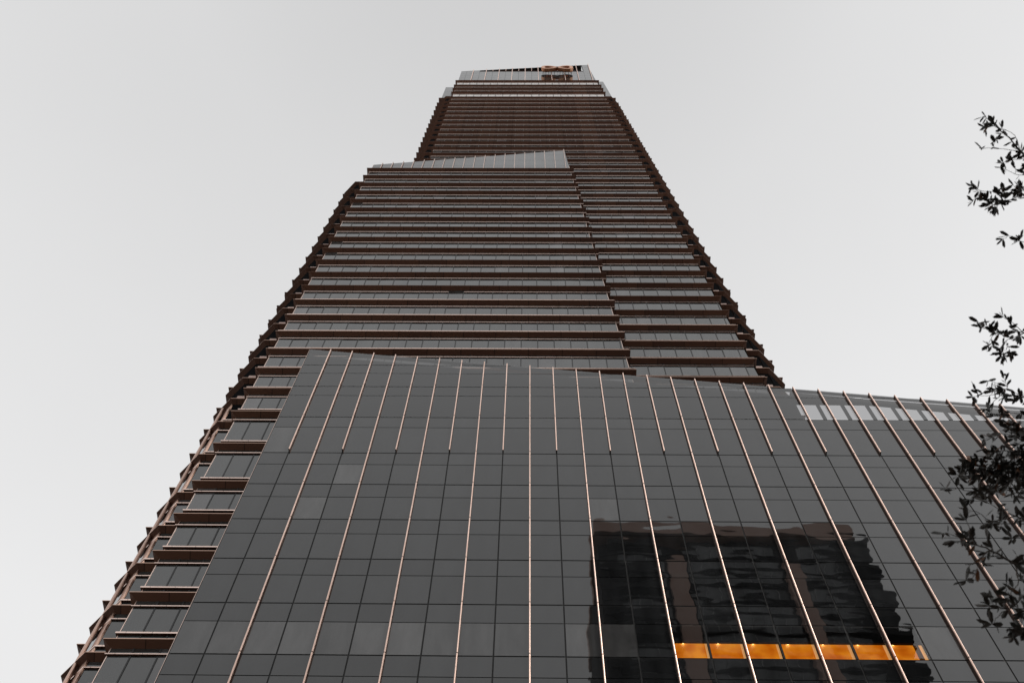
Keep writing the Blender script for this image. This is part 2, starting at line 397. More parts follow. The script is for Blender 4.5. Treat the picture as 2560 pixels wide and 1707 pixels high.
# fins: copper half-round profile standing off the glass, in storey-high lengths with open joints
def fin_mesh(x, yg, z0, z1, joints=(), w=.05, dp=.22, top_cut=.10):
    m = MB(); prof = [(-w*.8, 0), (-w*.8, -dp+.10), (-w, -dp+.075), (-w*.92, -dp+.035), (-w*.55, -dp+.01), (0, -dp), (w*.55, -dp+.01), (w*.92, -dp+.035), (w, -dp+.075), (w*.8, -dp+.10), (w*.8, 0)]
    cuts = [z0]+[j for j in joints if z0+.3 < j < z1-.3]+[z1]
    for a, b in zip(cuts, cuts[1:]):
        a_ = a+.03; b_ = b-.03; i = len(m.v)
        last = b == z1
        m.v += [(x+px, yg+py, a_) for px, py in prof] + [(x+px, yg+py, b_ - (top_cut*(0 if not last else (-py/dp)) if last else 0)) for px, py in prof]
        n = len(prof)
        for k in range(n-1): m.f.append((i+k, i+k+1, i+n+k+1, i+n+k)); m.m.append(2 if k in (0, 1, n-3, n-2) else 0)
        m.f.append(tuple(i+k for k in reversed(range(n)))); m.m.append(1)
        m.f.append(tuple(i+n+k for k in range(n))); m.m.append(1)
        if not last: m.box(x-w*.7, x+w*.7, yg-dp+.05, yg-.0, b_-.0, b_+.06, 1)
    return m

# ---- slanted glass screen on top of the lower block
YG = YM+P
def ztop_m(x): return 152.5 + (x+23.1)*(161.5-152.5)/(5.55+23.1)
g_ = MB(); f_ = MB()
xs = [-23.03]+[-21.72+1.507*k for k in range(19)]
xe = 6.05
rows = [148.95, 152.0, 155.3, 158.6, 170]
allx = xs+[xe]
for a, b in zip(allx, allx[1:]):
    if a > 5.7: break
    for r0, r1 in zip(rows, rows[1:]):
        ra, rb = min(r1, ztop_m(a)), min(r1, ztop_m(min(b, 5.55)) if b > 5.55 else ztop_m(b))
        if ra <= r0+.02 and rb <= r0+.02: continue
        ra = max(ra, r0); rb = max(rb, r0)
        w = random.uniform(-.004, .004)
        bx0 = b-.02 if b < 5.5 else xm(r0)-P; bx1 = b-.02 if b < 5.5 else xm(rb)-P
        g_.face([(a+.02, YG+w, r0+.02), (bx0, YG-w, r0+.02), (bx1, YG-w, max(rb-.02, r0+.02)), (a+.02, YG+w, max(ra-.02, r0+.02))])
back = [(-23.0, 148.95), (xm(149)-P-.05, 148.95), (xm(160)-P-.05, 161.2), (-23.0, ztop_m(-23)-.05)]
f_.hull8([(x, YG+.03, z) for x, z in reversed(back)], [(x, YG+.18, z) for x, z in reversed(back)])
sc = g_.build('glass_screen', M['glass_tower'], tower, origin=(-8, YG, 149))
f_.build('screen_backing', M['black'], sc, origin=(-8, YG, 149))
for k in range(19):
    x = -21.72+1.507*k
    if x < 5.5: fin_mesh(x, YG-.005, 149.0, ztop_m(x)+.15, (152, 155.3, 158.6)).build('fin', [M['rail'], M['fin_joint'], M['fin_side']], tower, origin=(x, YG, 149))

# ---- crown of the upper block
YC = YB+P
def ztop_c(x): return 250.2 + (x+16.0)*(259.4-250.2)/(14.2+16.0)
def xr(z): return xb(z)-P
g_ = MB(); f_ = MB()
xs = [-15.89]+[-14.56+1.513*k for k in range(20)]
cols = list(zip(xs, xs[1:]+[None]))
rows = [235.8, 238.6, 241.4, 244.2, 247.0, 249.9]
for j, (a, b) in enumerate(cols):
    full = (a < -11.6) or (a > 12.4)
    rr = rows + ([252.7, 255.5, 258.3, 262] if full else [])
    for r0, r1 in zip(rr, rr[1:]):
        ra = min(r1, ztop_c(a)); rb = min(r1, ztop_c(b if b else 14.2))
        if ra <= r0+.02 and rb <= r0+.02: continue
        bx0 = b-.02 if b else xr(r0); bx1 = b-.02 if b else xr(rb)
        w = random.uniform(-.004, .004)
        g_.face([(a+.02, YC+w, r0+.02), (bx0, YC-w, r0+.02), (bx1, YC-w, max(rb-.02, r0+.021)), (a+.02, YC+w, max(ra-.02, r0+.021))])
sc = g_.build('crown_glass', M['glass_tower'], tower, origin=(0, YC, 236))
m = MB(); m.hull8([(-15.85, YC+.05, 235.7), (xr(236)-.05, YC+.05, 235.7), (xr(236)-.05, YC+.2, 235.7), (-15.85, YC+.2, 235.7)],
                  [(-15.85, YC+.05, 249.9), (xr(250)-.05, YC+.05, 249.9), (xr(250)-.05, YC+.2, 249.9), (-15.85, YC+.2, 249.9)])
m.hull8([(-15.85, YC+.05, 249.95), (-11.6, YC+.05, 249.95), (-11.6, YC+.2, 249.95), (-15.85, YC+.2, 249.95)],
        [(-15.85, YC+.05, ztop_c(-15.9)-.04), (-11.6, YC+.05, ztop_c(-11.6)-.04), (-11.6, YC+.2, ztop_c(-11.6)-.04), (-15.85, YC+.2, ztop_c(-15.9)-.04)])
m.hull8([(12.6, YC+.05, 249.95), (xr(250)-.05, YC+.05, 249.95), (xr(250)-.05, YC+.2, 249.95), (12.6, YC+.2, 249.95)],
        [(12.6, YC+.05, ztop_c(12.6)-.04), (xr(259)-.05, YC+.05, ztop_c(14.1)-.04), (xr(259)-.05, YC+.2, ztop_c(14.1)-.04), (12.6, YC+.2, ztop_c(12.6)-.04)])
m.build('screen_backing', M['black'], sc, origin=(0, YC, 236))
m = MB()                                        # dark louvred void above the crown glass, with a copper sill
m.hull8([(-11.6, YC+1.2, 249.95), (12.6, YC+1.2, 249.95), (12.6, YC+1.4, 249.95), (-11.6, YC+1.4, 249.95)],
        [(-11.6, YC+1.2, ztop_c(-11.6)-.06), (12.6, YC+1.2, ztop_c(12.6)-.06), (12.6, YC+1.4, ztop_c(12.6)-.06), (-11.6, YC+1.4, ztop_c(-11.6)-.06)])
for k in range(1, 22):
    z = 250.2+.42*k; x0 = max(-11.5, -16.0+(z+.2-250.2)/(9.2/30.2))
    if x0 < 12.4: m.box(x0, 12.5, YC+.75, YC+1.15, z, z+.06)
m.hull8([(-11.6, YC+.02, ztop_c(-11.6)-.16), (12.6, YC+.02, ztop_c(12.6)-.16), (12.6, YC+1.4, ztop_c(12.6)-.16), (-11.6, YC+1.4, ztop_c(-11.6)-.16)],
        [(-11.6, YC+.02, ztop_c(-11.6)), (12.6, YC+.02, ztop_c(12.6)), (12.6, YC+1.4, ztop_c(12.6)), (-11.6, YC+1.4, ztop_c(-11.6))])
m.build('louvre_screen', M['sign_back'], tower, origin=(0, YC, 250))
m = MB(); m.box(-11.6, 12.6, YC-.06, YC+.3, 249.96, 250.12); m.build('sill', M['soffit'], tower, origin=(0, YC, 250))
for k in range(10):
    x = -13.05+3.025*k
    fin_mesh(x, YC-.005, 235.85, ztop_c(x)+.25, (238.6, 241.4, 244.2, 247, 249.9, 252.7, 255.5), .07, .28).build('fin', [M['fin'], M['fin_joint'], M['fin_side']], tower, origin=(x, YC, 236))
for k in range(8):
    x = -10.03+1.5125+3.025*(k-0)-1.5125+1.5125
    if x < 12.4: fin_mesh(x, YC-.002, 249.9, ztop_c(x)-.02, (), .05, .10).build('mullion_post', [M['fin'], M['fin_joint'], M['fin_side']], tower, origin=(x, YC, 250))

# ---- glass screens over the two side wings, further back
YW = 45.0+P
for (xa, xe0, fr) in ((-20.2+P, -16.36+P, 'l'), (0, 0, 'r')):
    m = MB(); bk = MB()
    for r0, r1 in ((235.8, 240.6), (240.6, 245.4), (245.4, 252.2) if fr == 'l' else (245.4, 250.2), (250.2, 258.6)):
        if fr == 'l' and r0 > 249: continue
        if fr == 'l':
            r1 = min(r1, 251.2)
            for a, b in ((xa, xa+1.7), (xa+1.74, xe0+.5)):
                m.face([(a, YW, r0+.02), (b, YW, r0+.02), (b, YW, r1-.02), (a, YW, r1-.02)])
        else:
            for a, b in ((-.9, 1.7), (1.74, 3.85)):
                m.face([(xr(r0)+a, YW, r0+.02), (xr(r0)+b, YW, r0+.02), (xr(r1)+b, YW, r1-.02), (xr(r1)+a, YW, r1-.02)])
    zt = 251.2 if fr == 'l' else 258.6
    if fr == 'l': q = [(xa+.02, 235.7), (xe0+.5, 235.7), (xe0+.5, zt-.1), (xa+.02, zt-.1)]
    else: q = [(xr(236)-.9, 235.7), (xr(236)+3.8, 235.7), (xr(zt)+3.8, zt-.1), (xr(zt)-.9, zt-.1)]
    bk.hull8([(x, YW+.04, z) for x, z in reversed(q)], [(x, YW+.25, z) for x, z in reversed(q)])
    o = m.build('wing_screen', M['glass_tower'], tower, origin=(xa, YW, 236)); bk.build('screen_backing', M['black'], o, origin=(xa, YW, 236))

# ------------------------------------------------------------------ podium
YP = 36.5; X0, X1 = -18.48, 46.7
PW = 1.8625
def ztop_p(x): return 80.62 - (x+18.46)*.1797
strong = [4.99+4.16*k-.0 for k in range(-1, 9)] ; strong = [z for z in strong if z < 38]+[38.43, 42.6, 46.77, 50.88, 55.02, 59.14, 63.24, 68.49, 73.59, 77.54]
thin = [z-1.56 for z in strong]
lines = sorted([(z, .045) for z in strong]+[(z, .028) for z in thin])
lines = [l for l in lines if l[0] > GZ+1]
edges = [(GZ, 0)]+lines+[(90, 0)]
brnd = random.Random(5)
def blindrow(a, z0):
    if 42 < z0 < 43: return brnd.random() < (.75 if a < 4 else .15)
    if 72 < z0 < 74 and 8 < a < 20: return True
    return brnd.random() < .03
pgs = {}; pc = MB(); pw = MB()
ncol = int(round((X1-X0)/PW))
for j in range(ncol):
    a = X0+PW*j; b = a+PW; ga = .042
    for (z0, g0), (z1, g1) in zip(edges, edges[1:]):
        za = min(z1-g1, ztop_p(a)); zb = min(z1-g1, ztop_p(b))
        if zb <= z0+g0+.02: continue
        lit = (42.5 < z0 < 42.7 or 45.0 < z0 < 45.1) and 7.5 < a < 20.5 and z0 < 43
        w = [random.gauss(0, .0016) for _ in range(3)]
        # each pane sits very slightly out of true
        pts = [(a+ga, YP+w[0], z0+g0), (b-ga, YP+w[1], z0+g0), (b-ga, YP+w[1]+w[2], zb), (a+ga, YP+w[0]+w[2], za)]
        key = max([s for s in strong if s < z0+.1] or [GZ])
        tgt = pc if z0 > 68.4 else pgs.setdefault(key, MB())
        if lit: tgt = pw
        tgt.face(pts, 1 if (tgt not in (pc, pw) and z1-z0 > 2 and blindrow(a, z0)) else 0)
for key in sorted(pgs): pgs[key].build('podium_window_band', [M['glass'], M['blind_p']], tower, origin=(0, YP, key))
pc.build('parapet_glass', M['clear'], tower, origin=(0, YP, 68))
# black backing behind the joints, with an opening where the lit room is
m = MB()
def slab(x0, x1, z0, z1, y0=YP+.03, y1=YP+.16): m.box(x0, x1, y0, y1, z0, z1)
LX0, LX1, LZ0, LZ1, LZW = 7.59, 20.63, 42.64, 45.0, 43.9
slab(X0+.02, X1, GZ, LZ0); slab(X0+.02, LX0, LZ0, LZW); slab(LX1, X1, LZ0, LZW); slab(X0+.02, X1, LZW, 68.45)
for k in range(8): m.box(LX0+PW*k-.05, LX0+PW*k+.05, YP+.012, YP+.16, LZ0, LZW)
m.build('joint_backing', M['black'], tower, origin=(0, YP, GZ))
m = MB()                                        # thin frame lines of the see-through parapet
for j in range(ncol+1):
    x = X0+PW*j; m.box(x-.025, x+.025, YP+.005, YP+.03, 68.5, ztop_p(x)-.05)
for z in [z for z in strong+thin if z > 68 and not 71 < z < 73]:
    xe = min(X1, -18.46+(80.62-z)/.1797)
    m.box(X0+.03, xe-.1, YP+.012, YP+.048, z-.03, z+.03)
m.build('parapet_frame', M['black'], tower, origin=(0, YP, 68))
# coping and lining wall of the roof terrace: solid on the left, open slots between posts on the right
m = MB()
def beam(xa, xb_, za0, za1, zb0, zb1, y0, y1):
    m.hull8([(xa, y0, za0), (xb_, y0, zb0), (xb_, y1, zb0), (xa, y1, za0)], [(xa, y0, za1), (xb_, y0, zb1), (xb_, y1, zb1), (xa, y1, za1)])
beam(X0+.05, 26.77, ztop_p(X0)-.6, ztop_p(X0)-.03, ztop_p(26.77)-.51, ztop_p(26.77)-.03, YP+.04, YP+.08)
beam(26.77, X1, ztop_p(26.77)-.51, ztop_p(26.77)-.03, ztop_p(X1)-.12, ztop_p(X1)-.03, YP+.04, YP+.08)
def lt(x): return 72.50+.162*(26.75-x)
beam(X0+.05, 20.5, 68.46, ztop_p(X0)-.4, 68.46, ztop_p(20.5)-.4, YP+.4, YP+.6)
beam(20.5, 25.9, 71.97, lt(20.5)+.25, 71.93, lt(25.9)+.05, YP+.4, YP+.6)
beam(25.9, 37.2, 71.93, lt(25.9), 69.75, lt(37.2), YP+.4, YP+.6)
beam(37.2, X1, 69.75, lt(37.2), 68.5, lt(X1), YP+.4, YP+.6)
for k in range(10):
    x = 22.02+PW*k
    if x < 33.5:
        zt = 71.95 if x < 25.8 else 71.93-(x-25.9)*.193
        m.hull8([(x, YP+.42, 68.46), (x+.26, YP+.42, 68.46), (x+.26, YP+.5, 68.46), (x, YP+.5, 68.46)],
                [(x, YP+.42, zt+.05), (x+.26, YP+.42, zt+.05), (x+.26, YP+.5, zt+.05), (x, YP+.5, zt+.05)])
m.build('terrace_wall', M['backup'], tower, origin=(0, YP, 68))
m = MB(); m.box(X0+.05, X1, YP+.2, YM+.1, 68.2, 68.4); m.box(xb(68)+4, X1, YM+.1, 75, 68.2, 68.4)
m.box(X0, X0+.12, YP+.01, YM+.4, GZ, 68.3)
m.hull8([(X0, YP+.02, 68.3), (X0+.12, YP+.02, 68.3), (X0+.12, YM+.4, 68.3), (X0, YM+.4, 68.3)],
        [(X0, YP+.02, ztop_p(X0)-.02), (X0+.12, YP+.02, ztop_p(X0)-.04), (X0+.12, YM+.4, ztop_p(X0)-.04), (X0, YM+.4, ztop_p(X0)-.02)])
m.box(X1-.2, X1, YP+.2, 75, GZ, 68.2); m.box(xb(60)+5.5, X1-.2, 74.8, 75, GZ, 68.2)
m.build('podium_body', M['spandrel'], tower, origin=(0, YP, GZ))
m = MB(); m.box(X0-.015, X0+.02, YP-.02, YP+.008, GZ, ztop_p(X0)-.05); m.build('corner_trim', M['rail'], tower, origin=(X0, YP, GZ))
for k in range(ncol+1):
    x = X0+PW*k
    if k == 0: continue
    long_ = k % 2 == 0
    z0 = GZ+4 if long_ else 63.4
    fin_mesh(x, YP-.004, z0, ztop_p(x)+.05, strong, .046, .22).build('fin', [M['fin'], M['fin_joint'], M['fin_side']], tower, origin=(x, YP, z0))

# ---- the lit room behind the podium glass
room = empty('lit_room', (14.1, YP+.6, LZ0), tower)
pw.build('window_glass', M['window'], room, origin=(14.1, YP, LZ0))
M['amber'] = mat('amber_glow_wall', (.55, .28, .07), .5, em=(1.0, .30, .008), ems=.55)  # wall glows by itself, standing in for the lamplight on it
M['amber'].node_tree.nodes['Principled BSDF'].inputs['Roughness'].default_value = .4
n, l, b = nodes(M['amber'])
t = n.new('ShaderNodeTexCoord'); nz = n.new('ShaderNodeTexNoise'); nz.inputs['Scale'].default_value = 1.1; nz.inputs['Detail'].default_value = 3
r = n.new('ShaderNodeMapRange'); l.new(t.outputs['Object'], nz.inputs['Vector']); l.new(nz.outputs[0], r.inputs[0])
r.inputs[1].default_value = .3; r.inputs[2].default_value = .7; r.inputs[3].default_value = .42; r.inputs[4].default_value = .74; l.new(r.outputs[0], b.inputs['Emission Strength'])
cr = n.new('ShaderNodeValToRGB'); l.new(nz.outputs[0], cr.inputs[0]); cr.color_ramp.elements[0].position = .35; cr.color_ramp.elements[1].position = .68
cr.color_ramp.elements[0].color = (1, .20, .004, 1); cr.color_ramp.elements[1].color = (1, .34, .018, 1); l.new(cr.outputs[0], b.inputs['Emission Color'])
M['jamb'] = mat('glow_jamb', (.8, .6, .4), .6, em=(1, .55, .2), ems=.5)  # jambs given a glow for the lamplight they would catch
M['lamp'] = mat('downlight_glow', (1, .9, .7), .5, em=(1, .75, .35), ems=7)
m = MB(); m.box(LX0+.02, LX1-.02, YP+1.06, YP+1.2, LZ0+.02, LZ1-.02); m.build('wall', M['amber'], room, origin=(14.1, YP+1.2, LZ0))
m = MB(); m.box(LX0, LX1, YP+.17, YP+1.3, LZ1+.01, LZ1+.1); m.box(LX0, LX1, YP+.17, YP+1.3, LZ0-.1, LZ0); m.box(LX0-.1, LX0-.01, YP+.17, YP+1.3, LZ0, LZ1); m.box(LX1+.01, LX1+.1, YP+.17, YP+1.3, LZ0, LZ1)
m.build('ceiling', M['spandrel'], room, origin=(14.1, YP+.7, LZ1))
for k in range(7):
    x = LX0+PW*(k+.42)
    m = MB(); m.tube([(x, YP+.97, LZ1-.06), (x, YP+.97, LZ1+.005)], .075, 10); m.build('downlight', M['lamp'], room, origin=(x, YP+1.02, LZ1))
    m = MB(); xx = LX0+PW*(k+1); m.box(xx-.12, xx-.05, YP+.165, YP+.36, LZ0+.01, LZ1-.01); m.build('jamb', M['jamb'], room, origin=(xx, YP, LZ0))

# ------------------------------------------------------------------ copper sign on the crown
sign = empty('rooftop_sign', (6.4, 40.7, 245.4))
tag(sign, 'large copper looped emblem standing off the glass at the top of the tower', 'sign')
def ribbon(path, w, y0, y1):
    m = MB(); n = len(path); i0 = []
    for k, p in enumerate(path):
        a = Vector(path[(k-1) % n]); c = Vector(path[(k+1) % n]); d = (c-a).normalized(); q = Vector((-d.y, d.x))
        o = Vector(p)+q*w*.5; i_ = Vector(p)-q*w*.5
        i0.append(len(m.v)); m.v += [(o.x, y0, o.y), (i_.x, y0, i_.y), (i_.x, y1, i_.y), (o.x, y1, o.y)]
    for k in range(n):
        a, b = i0[k], i0[(k+1) % n]
        for j in range(4): m.f.append((a+j, a+(j+1) % 4, b+(j+1) % 4, b+j)); m.m.append(0)
    return m
path = []
for k in range(72):
    t_ = 2*math.pi*k/72; c = math.cos(t_); s_ = math.sin(t_)
    x = 6.45+3.3*c*(1+.0*s_*s_); z = 247.6 + 2.0*math.sin(2*t_)*(.92+.08*c)
    path.append((x, z))
ribbon(path, .75, 40.2, 40.95).build('emblem', M['sign'], sign, origin=(6.4, 40.6, 247.6))
m = MB()
for k in range(11):
    x = 3.2+.65*k
    if abs(x-6.45) < .3: continue
    m.box(x-.05, x+.05, 40.9, 41.56, 245.9+.0, 246.0); m.box(x-.04, x+.04, 41.0, 41.08, 245.5, 248.6)
m.box(3.1, 9.9, 40.98, 41.06, 248.5, 248.6); m.box(3.1, 9.9, 40.98, 41.06, 245.6, 245.7)
m.build('support_frame', M['sign_back'], sign, origin=(6.4, 41.2, 247))

# ------------------------------------------------------------------ building across the street (seen only mirrored in the podium)
bldg = empty('apartment_building', (30, -20, GZ))
tag(bldg, 'dark high-rise with brown piers and stepped balconies, mirrored in the podium glass', 'building')
M['dark'] = noise_col(mat('dark_concrete', (.02, .02, .02), .8), (.016, .016, .017), (.028, .027, .027), nscale=.3)
M['palebar'] = noise_col(mat('pale_bars', (.5, .5, .5), .5), (.12, .12, .125), (.75, .76, .78), nscale=.35)
M['brownpier'] = noise_col(mat('terracotta_pier', (.5, .3, .24), .8), (.88, .59, .49), (.93, .68, .58), nscale=.4)  # albedo raised to stand in for sunlight missing on this face
M['dwin'] = noise_col(mat('window_band', (.1, .1, .1), .25), (.05, .052, .055), (.42, .44, .45), scale=(.5, 1, .3), nscale=.5, rough=(.1, .4))
BX0, BX1, BY, BZ = 10.4, 49.6, -20.0, 137.6
m = MB(); m.box(BX0, BX1, -46, BY, GZ, BZ-3.4); m.build('body', M['dark'], bldg, origin=(30, -30, GZ))
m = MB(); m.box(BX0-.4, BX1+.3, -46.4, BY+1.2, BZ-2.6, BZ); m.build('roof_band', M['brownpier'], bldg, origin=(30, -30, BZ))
m = MB(); m.box(BX0+.5, BX1-1, -45, BY-.6, BZ-3.4, BZ-2.6); m.build('penthouse', M['dark'], bldg, origin=(30, -30, BZ-3))
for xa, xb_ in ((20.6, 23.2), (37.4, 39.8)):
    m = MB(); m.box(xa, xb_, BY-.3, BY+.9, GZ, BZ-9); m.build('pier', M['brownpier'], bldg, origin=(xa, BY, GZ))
fl = 3.4; k = 0
slabm = MB(); winm = MB(); mul = MB()
zz = GZ+6
while zz < BZ-6:
    slabm.box(BX0+.4, BX1-.2, BY, BY+.45, zz, zz+.35)
    for xa, xb_ in ((13.6, 20.2), (23.6, 37.0), (40.2, 47.0)):
        if random.random() < .86:
            winm.box(xa, xb_, BY+.02, BY+.1, zz+.8, zz+2.9)
            for q in range(int((xb_-xa)/1.6)): mul.box(xa+1.6*q+.7, xa+1.6*q+.80, BY+.1, BY+.16, zz+.8, zz+2.9)
    for xa in (10.8, 13.6, 16.5, 23.6, 28, 32.5, 40.2, 43.5):
        if random.random() < .45: mul.box(xa, xa+random.uniform(2, 4.3), BY+.46, BY+.52, zz+.18, zz+.34)
    zz += fl
slabm.build('floor_slab', M['dark'], bldg, origin=(30, BY, 60)); winm.build('window', M['dwin'], bldg, origin=(30, BY, 60)); mul.build('window_bars', M['palebar'], bldg, origin=(30, BY, 60))
zz = GZ+8; k = 0
while zz < BZ-5:
    out = 1.6 if k % 2 else .9
    m = MB(); m.box(BX1-4, BX1+out, BY-3, BY+1.7, zz, zz+.3); m.box(BX1-4, BX1+out, BY+1.6, BY+1.7, zz+.3, zz+1.3); m.box(BX1+out-.1, BX1+out, BY-3, BY+1.6, zz+.3, zz+1.3)
    if k % 3: m.box(BX0+1.5, BX0+9, BY, BY+1.6, zz, zz+.3); m.box(BX0+1.5, BX0+9, BY+1.5, BY+1.6, zz+.3, zz+1.2)
    m.build('balcony', M['dark'], bldg, origin=(BX1, BY, zz)); zz += fl; k += 1
# branch lines of the oak, in metres
BR = [
([(4.568, 2.797, 6.728), (3.816, 2.215, 6.793), (3.408, 1.825, 6.774), (3.185, 1.633, 6.705), (3.017, 1.493, 6.702), (2.878, 1.385, 6.675)], 0.012, 1.0),
([(3.363, 1.777, 6.695), (3.143, 1.616, 6.615), (2.995, 1.577, 6.58), (2.842, 1.563, 6.54)], 0.004, 0.8),
([(3.414, 1.919, 6.63), (3.145, 1.645, 6.607), (3.041, 1.491, 6.579), (2.975, 1.454, 6.618)], 0.004, 0.9),
([(3.595, 2.106, 6.712), (3.273, 1.687, 6.649), (3.134, 1.641, 6.613), (2.989, 1.658, 6.564)], 0.004, 0.8),
([(3.538, 1.863, 6.813), (3.339, 1.731, 6.719), (3.152, 1.746, 6.578), (3.088, 1.73, 6.612), (2.995, 1.688, 6.553)], 0.004, 1.2),
([(3.816, 2.215, 6.793), (3.458, 1.944, 6.716), (3.159, 1.86, 6.543), (2.991, 1.834, 6.515), (2.839, 1.818, 6.475)], 0.006, 2.2),
([(3.159, 1.86, 6.543), (3.036, 1.877, 6.482), (2.974, 1.897, 6.505), (2.897, 1.892, 6.428)], 0.003, 2.2),
([(3.829, 2.592, 6.65), (3.521, 2.344, 6.672), (3.216, 2.178, 6.532), (3.105, 2.118, 6.49), (3.063, 2.141, 6.503)], 0.004, 0.6),
([(4.566, 3.298, 6.499), (3.875, 2.906, 6.492), (3.486, 2.784, 6.398), (3.23, 2.722, 6.318), (3.06, 2.7, 6.292), (2.917, 2.654, 6.262)], 0.008, 1.6),
([(3.06, 2.7, 6.292), (2.977, 2.7, 6.213), (2.956, 2.755, 6.199)], 0.003, 2.4),
([(3.23, 2.722, 6.318), (3.104, 2.744, 6.252), (3.024, 2.761, 6.163), (3.046, 2.804, 6.134)], 0.003, 2.4),
([(3.23, 2.722, 6.318), (3.124, 2.634, 6.289), (3.077, 2.611, 6.322)], 0.003, 1.2),
([(3.82, 3.324, 6.193), (3.483, 3.185, 6.21), (3.228, 3.099, 6.143), (3.037, 3.076, 6.129), (2.872, 3.074, 6.088)], 0.006, 1.3),
([(3.228, 3.099, 6.143), (3.091, 3.063, 6.109), (3.043, 3.01, 6.159), (2.955, 2.965, 6.102)], 0.003, 1.6),
([(3.228, 3.099, 6.143), (3.123, 3.033, 6.107), (3.081, 3.035, 6.128)], 0.003, 1.8),
([(3.059, 3.076, 6.118), (2.975, 3.094, 6.028), (2.936, 3.13, 6.029)], 0.003, 1.0),
([(3.389, 3.263, 5.969), (3.162, 3.122, 5.918), (3.017, 3.08, 5.891), (2.901, 3.075, 5.828)], 0.004, 1.2),
([(4.314, 3.873, 5.799), (3.611, 3.53, 5.679), (3.202, 3.303, 5.538), (2.962, 3.209, 5.471), (2.802, 3.222, 5.42), (2.642, 3.232, 5.368), (2.508, 3.197, 5.327)], 0.012, 2.4),
([(3.202, 3.303, 5.538), (2.986, 3.1, 5.52), (2.848, 3.027, 5.508), (2.777, 3.057, 5.528)], 0.005, 2.4),
([(3.082, 3.256, 5.505), (2.926, 3.156, 5.521), (2.786, 3.133, 5.48), (2.638, 3.152, 5.417)], 0.005, 2.6),
([(3.078, 3.319, 5.47), (2.919, 3.301, 5.439), (2.781, 3.257, 5.41), (2.664, 3.177, 5.39)], 0.005, 2.6),
([(3.152, 3.36, 5.402), (2.933, 3.27, 5.321), (2.84, 3.223, 5.4), (2.703, 3.178, 5.37)], 0.005, 2.6),
([(3.123, 3.184, 5.524), (2.94, 3.138, 5.396), (2.879, 3.213, 5.385), (2.796, 3.246, 5.281)], 0.005, 2.8),
([(3.245, 3.188, 5.581), (3.043, 3.107, 5.485), (2.967, 3.084, 5.539), (2.87, 2.97, 5.528)], 0.005, 2.4),
([(2.962, 3.209, 5.471), (2.759, 3.215, 5.319), (2.619, 3.25, 5.241), (2.473, 3.219, 5.204), (2.416, 3.232, 5.223)], 0.004, 1.2),
([(2.759, 3.215, 5.319), (2.658, 3.241, 5.227), (2.559, 3.244, 5.147), (2.529, 3.261, 5.151)], 0.003, 1.8),
([(3.199, 3.537, 5.124), (2.848, 3.293, 4.96), (2.659, 3.185, 4.873), (2.531, 3.118, 4.855), (2.478, 3.098, 4.894)], 0.006, 1.8),
([(2.659, 3.185, 4.873), (2.509, 3.18, 4.825), (2.4, 3.111, 4.796), (2.361, 3.106, 4.819)], 0.004, 1.8),
([(3.062, 3.285, 5.239), (2.864, 3.219, 5.131), (2.749, 3.174, 5.092)], 0.005, 1.8),
([(3.613, 3.878, 4.572), (2.995, 3.476, 4.462), (2.63, 3.239, 4.312), (2.352, 3.032, 4.215), (2.221, 2.946, 4.213), (2.12, 2.886, 4.175), (2.003, 2.84, 4.133)], 0.011, 1.0),
([(2.12, 2.886, 4.175), (2.061, 2.793, 4.137), (2.05, 2.75, 4.171)], 0.005, 1.8),
([(2.12, 2.886, 4.175), (2.02, 2.818, 4.14), (1.923, 2.77, 4.089)], 0.004, 1.4),
([(2.221, 2.946, 4.213), (2.115, 2.948, 4.134), (2.042, 2.932, 4.049), (2.031, 2.979, 4.021)], 0.004, 1.3),
([(2.352, 3.032, 4.215), (2.313, 3.034, 4.099), (2.285, 3.086, 4.076), (2.218, 3.067, 3.99)], 0.004, 1.8),
([(2.63, 3.239, 4.312), (2.464, 3.154, 4.198), (2.355, 3.163, 4.116), (2.263, 3.15, 4.039), (2.152, 3.106, 3.996)], 0.005, 1.6),
([(2.263, 3.15, 4.039), (2.181, 3.134, 3.959), (2.155, 3.169, 3.945)], 0.003, 1.2),
([(2.574, 3.294, 4.164), (2.407, 3.235, 4.029), (2.315, 3.221, 3.953), (2.275, 3.246, 3.956)], 0.004, 1.6),
([(2.464, 3.154, 4.198), (2.398, 3.031, 4.189), (2.363, 2.995, 4.235)], 0.004, 1.0),
([(2.995, 3.476, 4.462), (2.646, 3.371, 4.2), (2.472, 3.226, 4.138), (2.358, 3.206, 4.081)], 0.005, 2.0),
([(3.202, 3.303, 5.538), (3.091, 3.024, 5.631), (2.991, 2.953, 5.598)], 0.005, 1.6),
([(3.005, 3.411, 5.057), (2.765, 3.308, 4.864), (2.592, 3.238, 4.742)], 0.005, 1.2)]
# ------------------------------------------------------------------ the oak at the right edge
M['bark'] = noise_col(mat('bark', (.05, .035, .028), .9), (.035, .025, .02), (.075, .055, .042), scale=(1, 1, .3), nscale=8)
def leaf_material(name, c1, c2):
    m = mat(name, c1, .5); n, l, b = nodes(m)
    gi = n.new('ShaderNodeNewGeometry'); mx = n.new('ShaderNodeMix'); mx.data_type = 'RGBA'
    l.new(gi.outputs['Random Per Island'], mx.inputs[0]); mx.inputs[6].default_value = (*c1, 1); mx.inputs[7].default_value = (*c2, 1)
    l.new(mx.outputs[2], b.inputs['Base Color']); b.inputs['Roughness'].default_value = .45
    return m
M['leaf'] = leaf_material('oak_leaf', (.026, .018, .012), (.013, .013, .009))
M['leaf_rust'] = leaf_material('rusty_oak_leaf', (.16, .060, .020), (.10, .045, .02))
tree = empty('oak_tree', (7.4, 3.2, GZ))
tag(tree, 'live oak with small narrow dark leaves reaching in from the right edge', 'tree')
tr_ = random.Random(11)
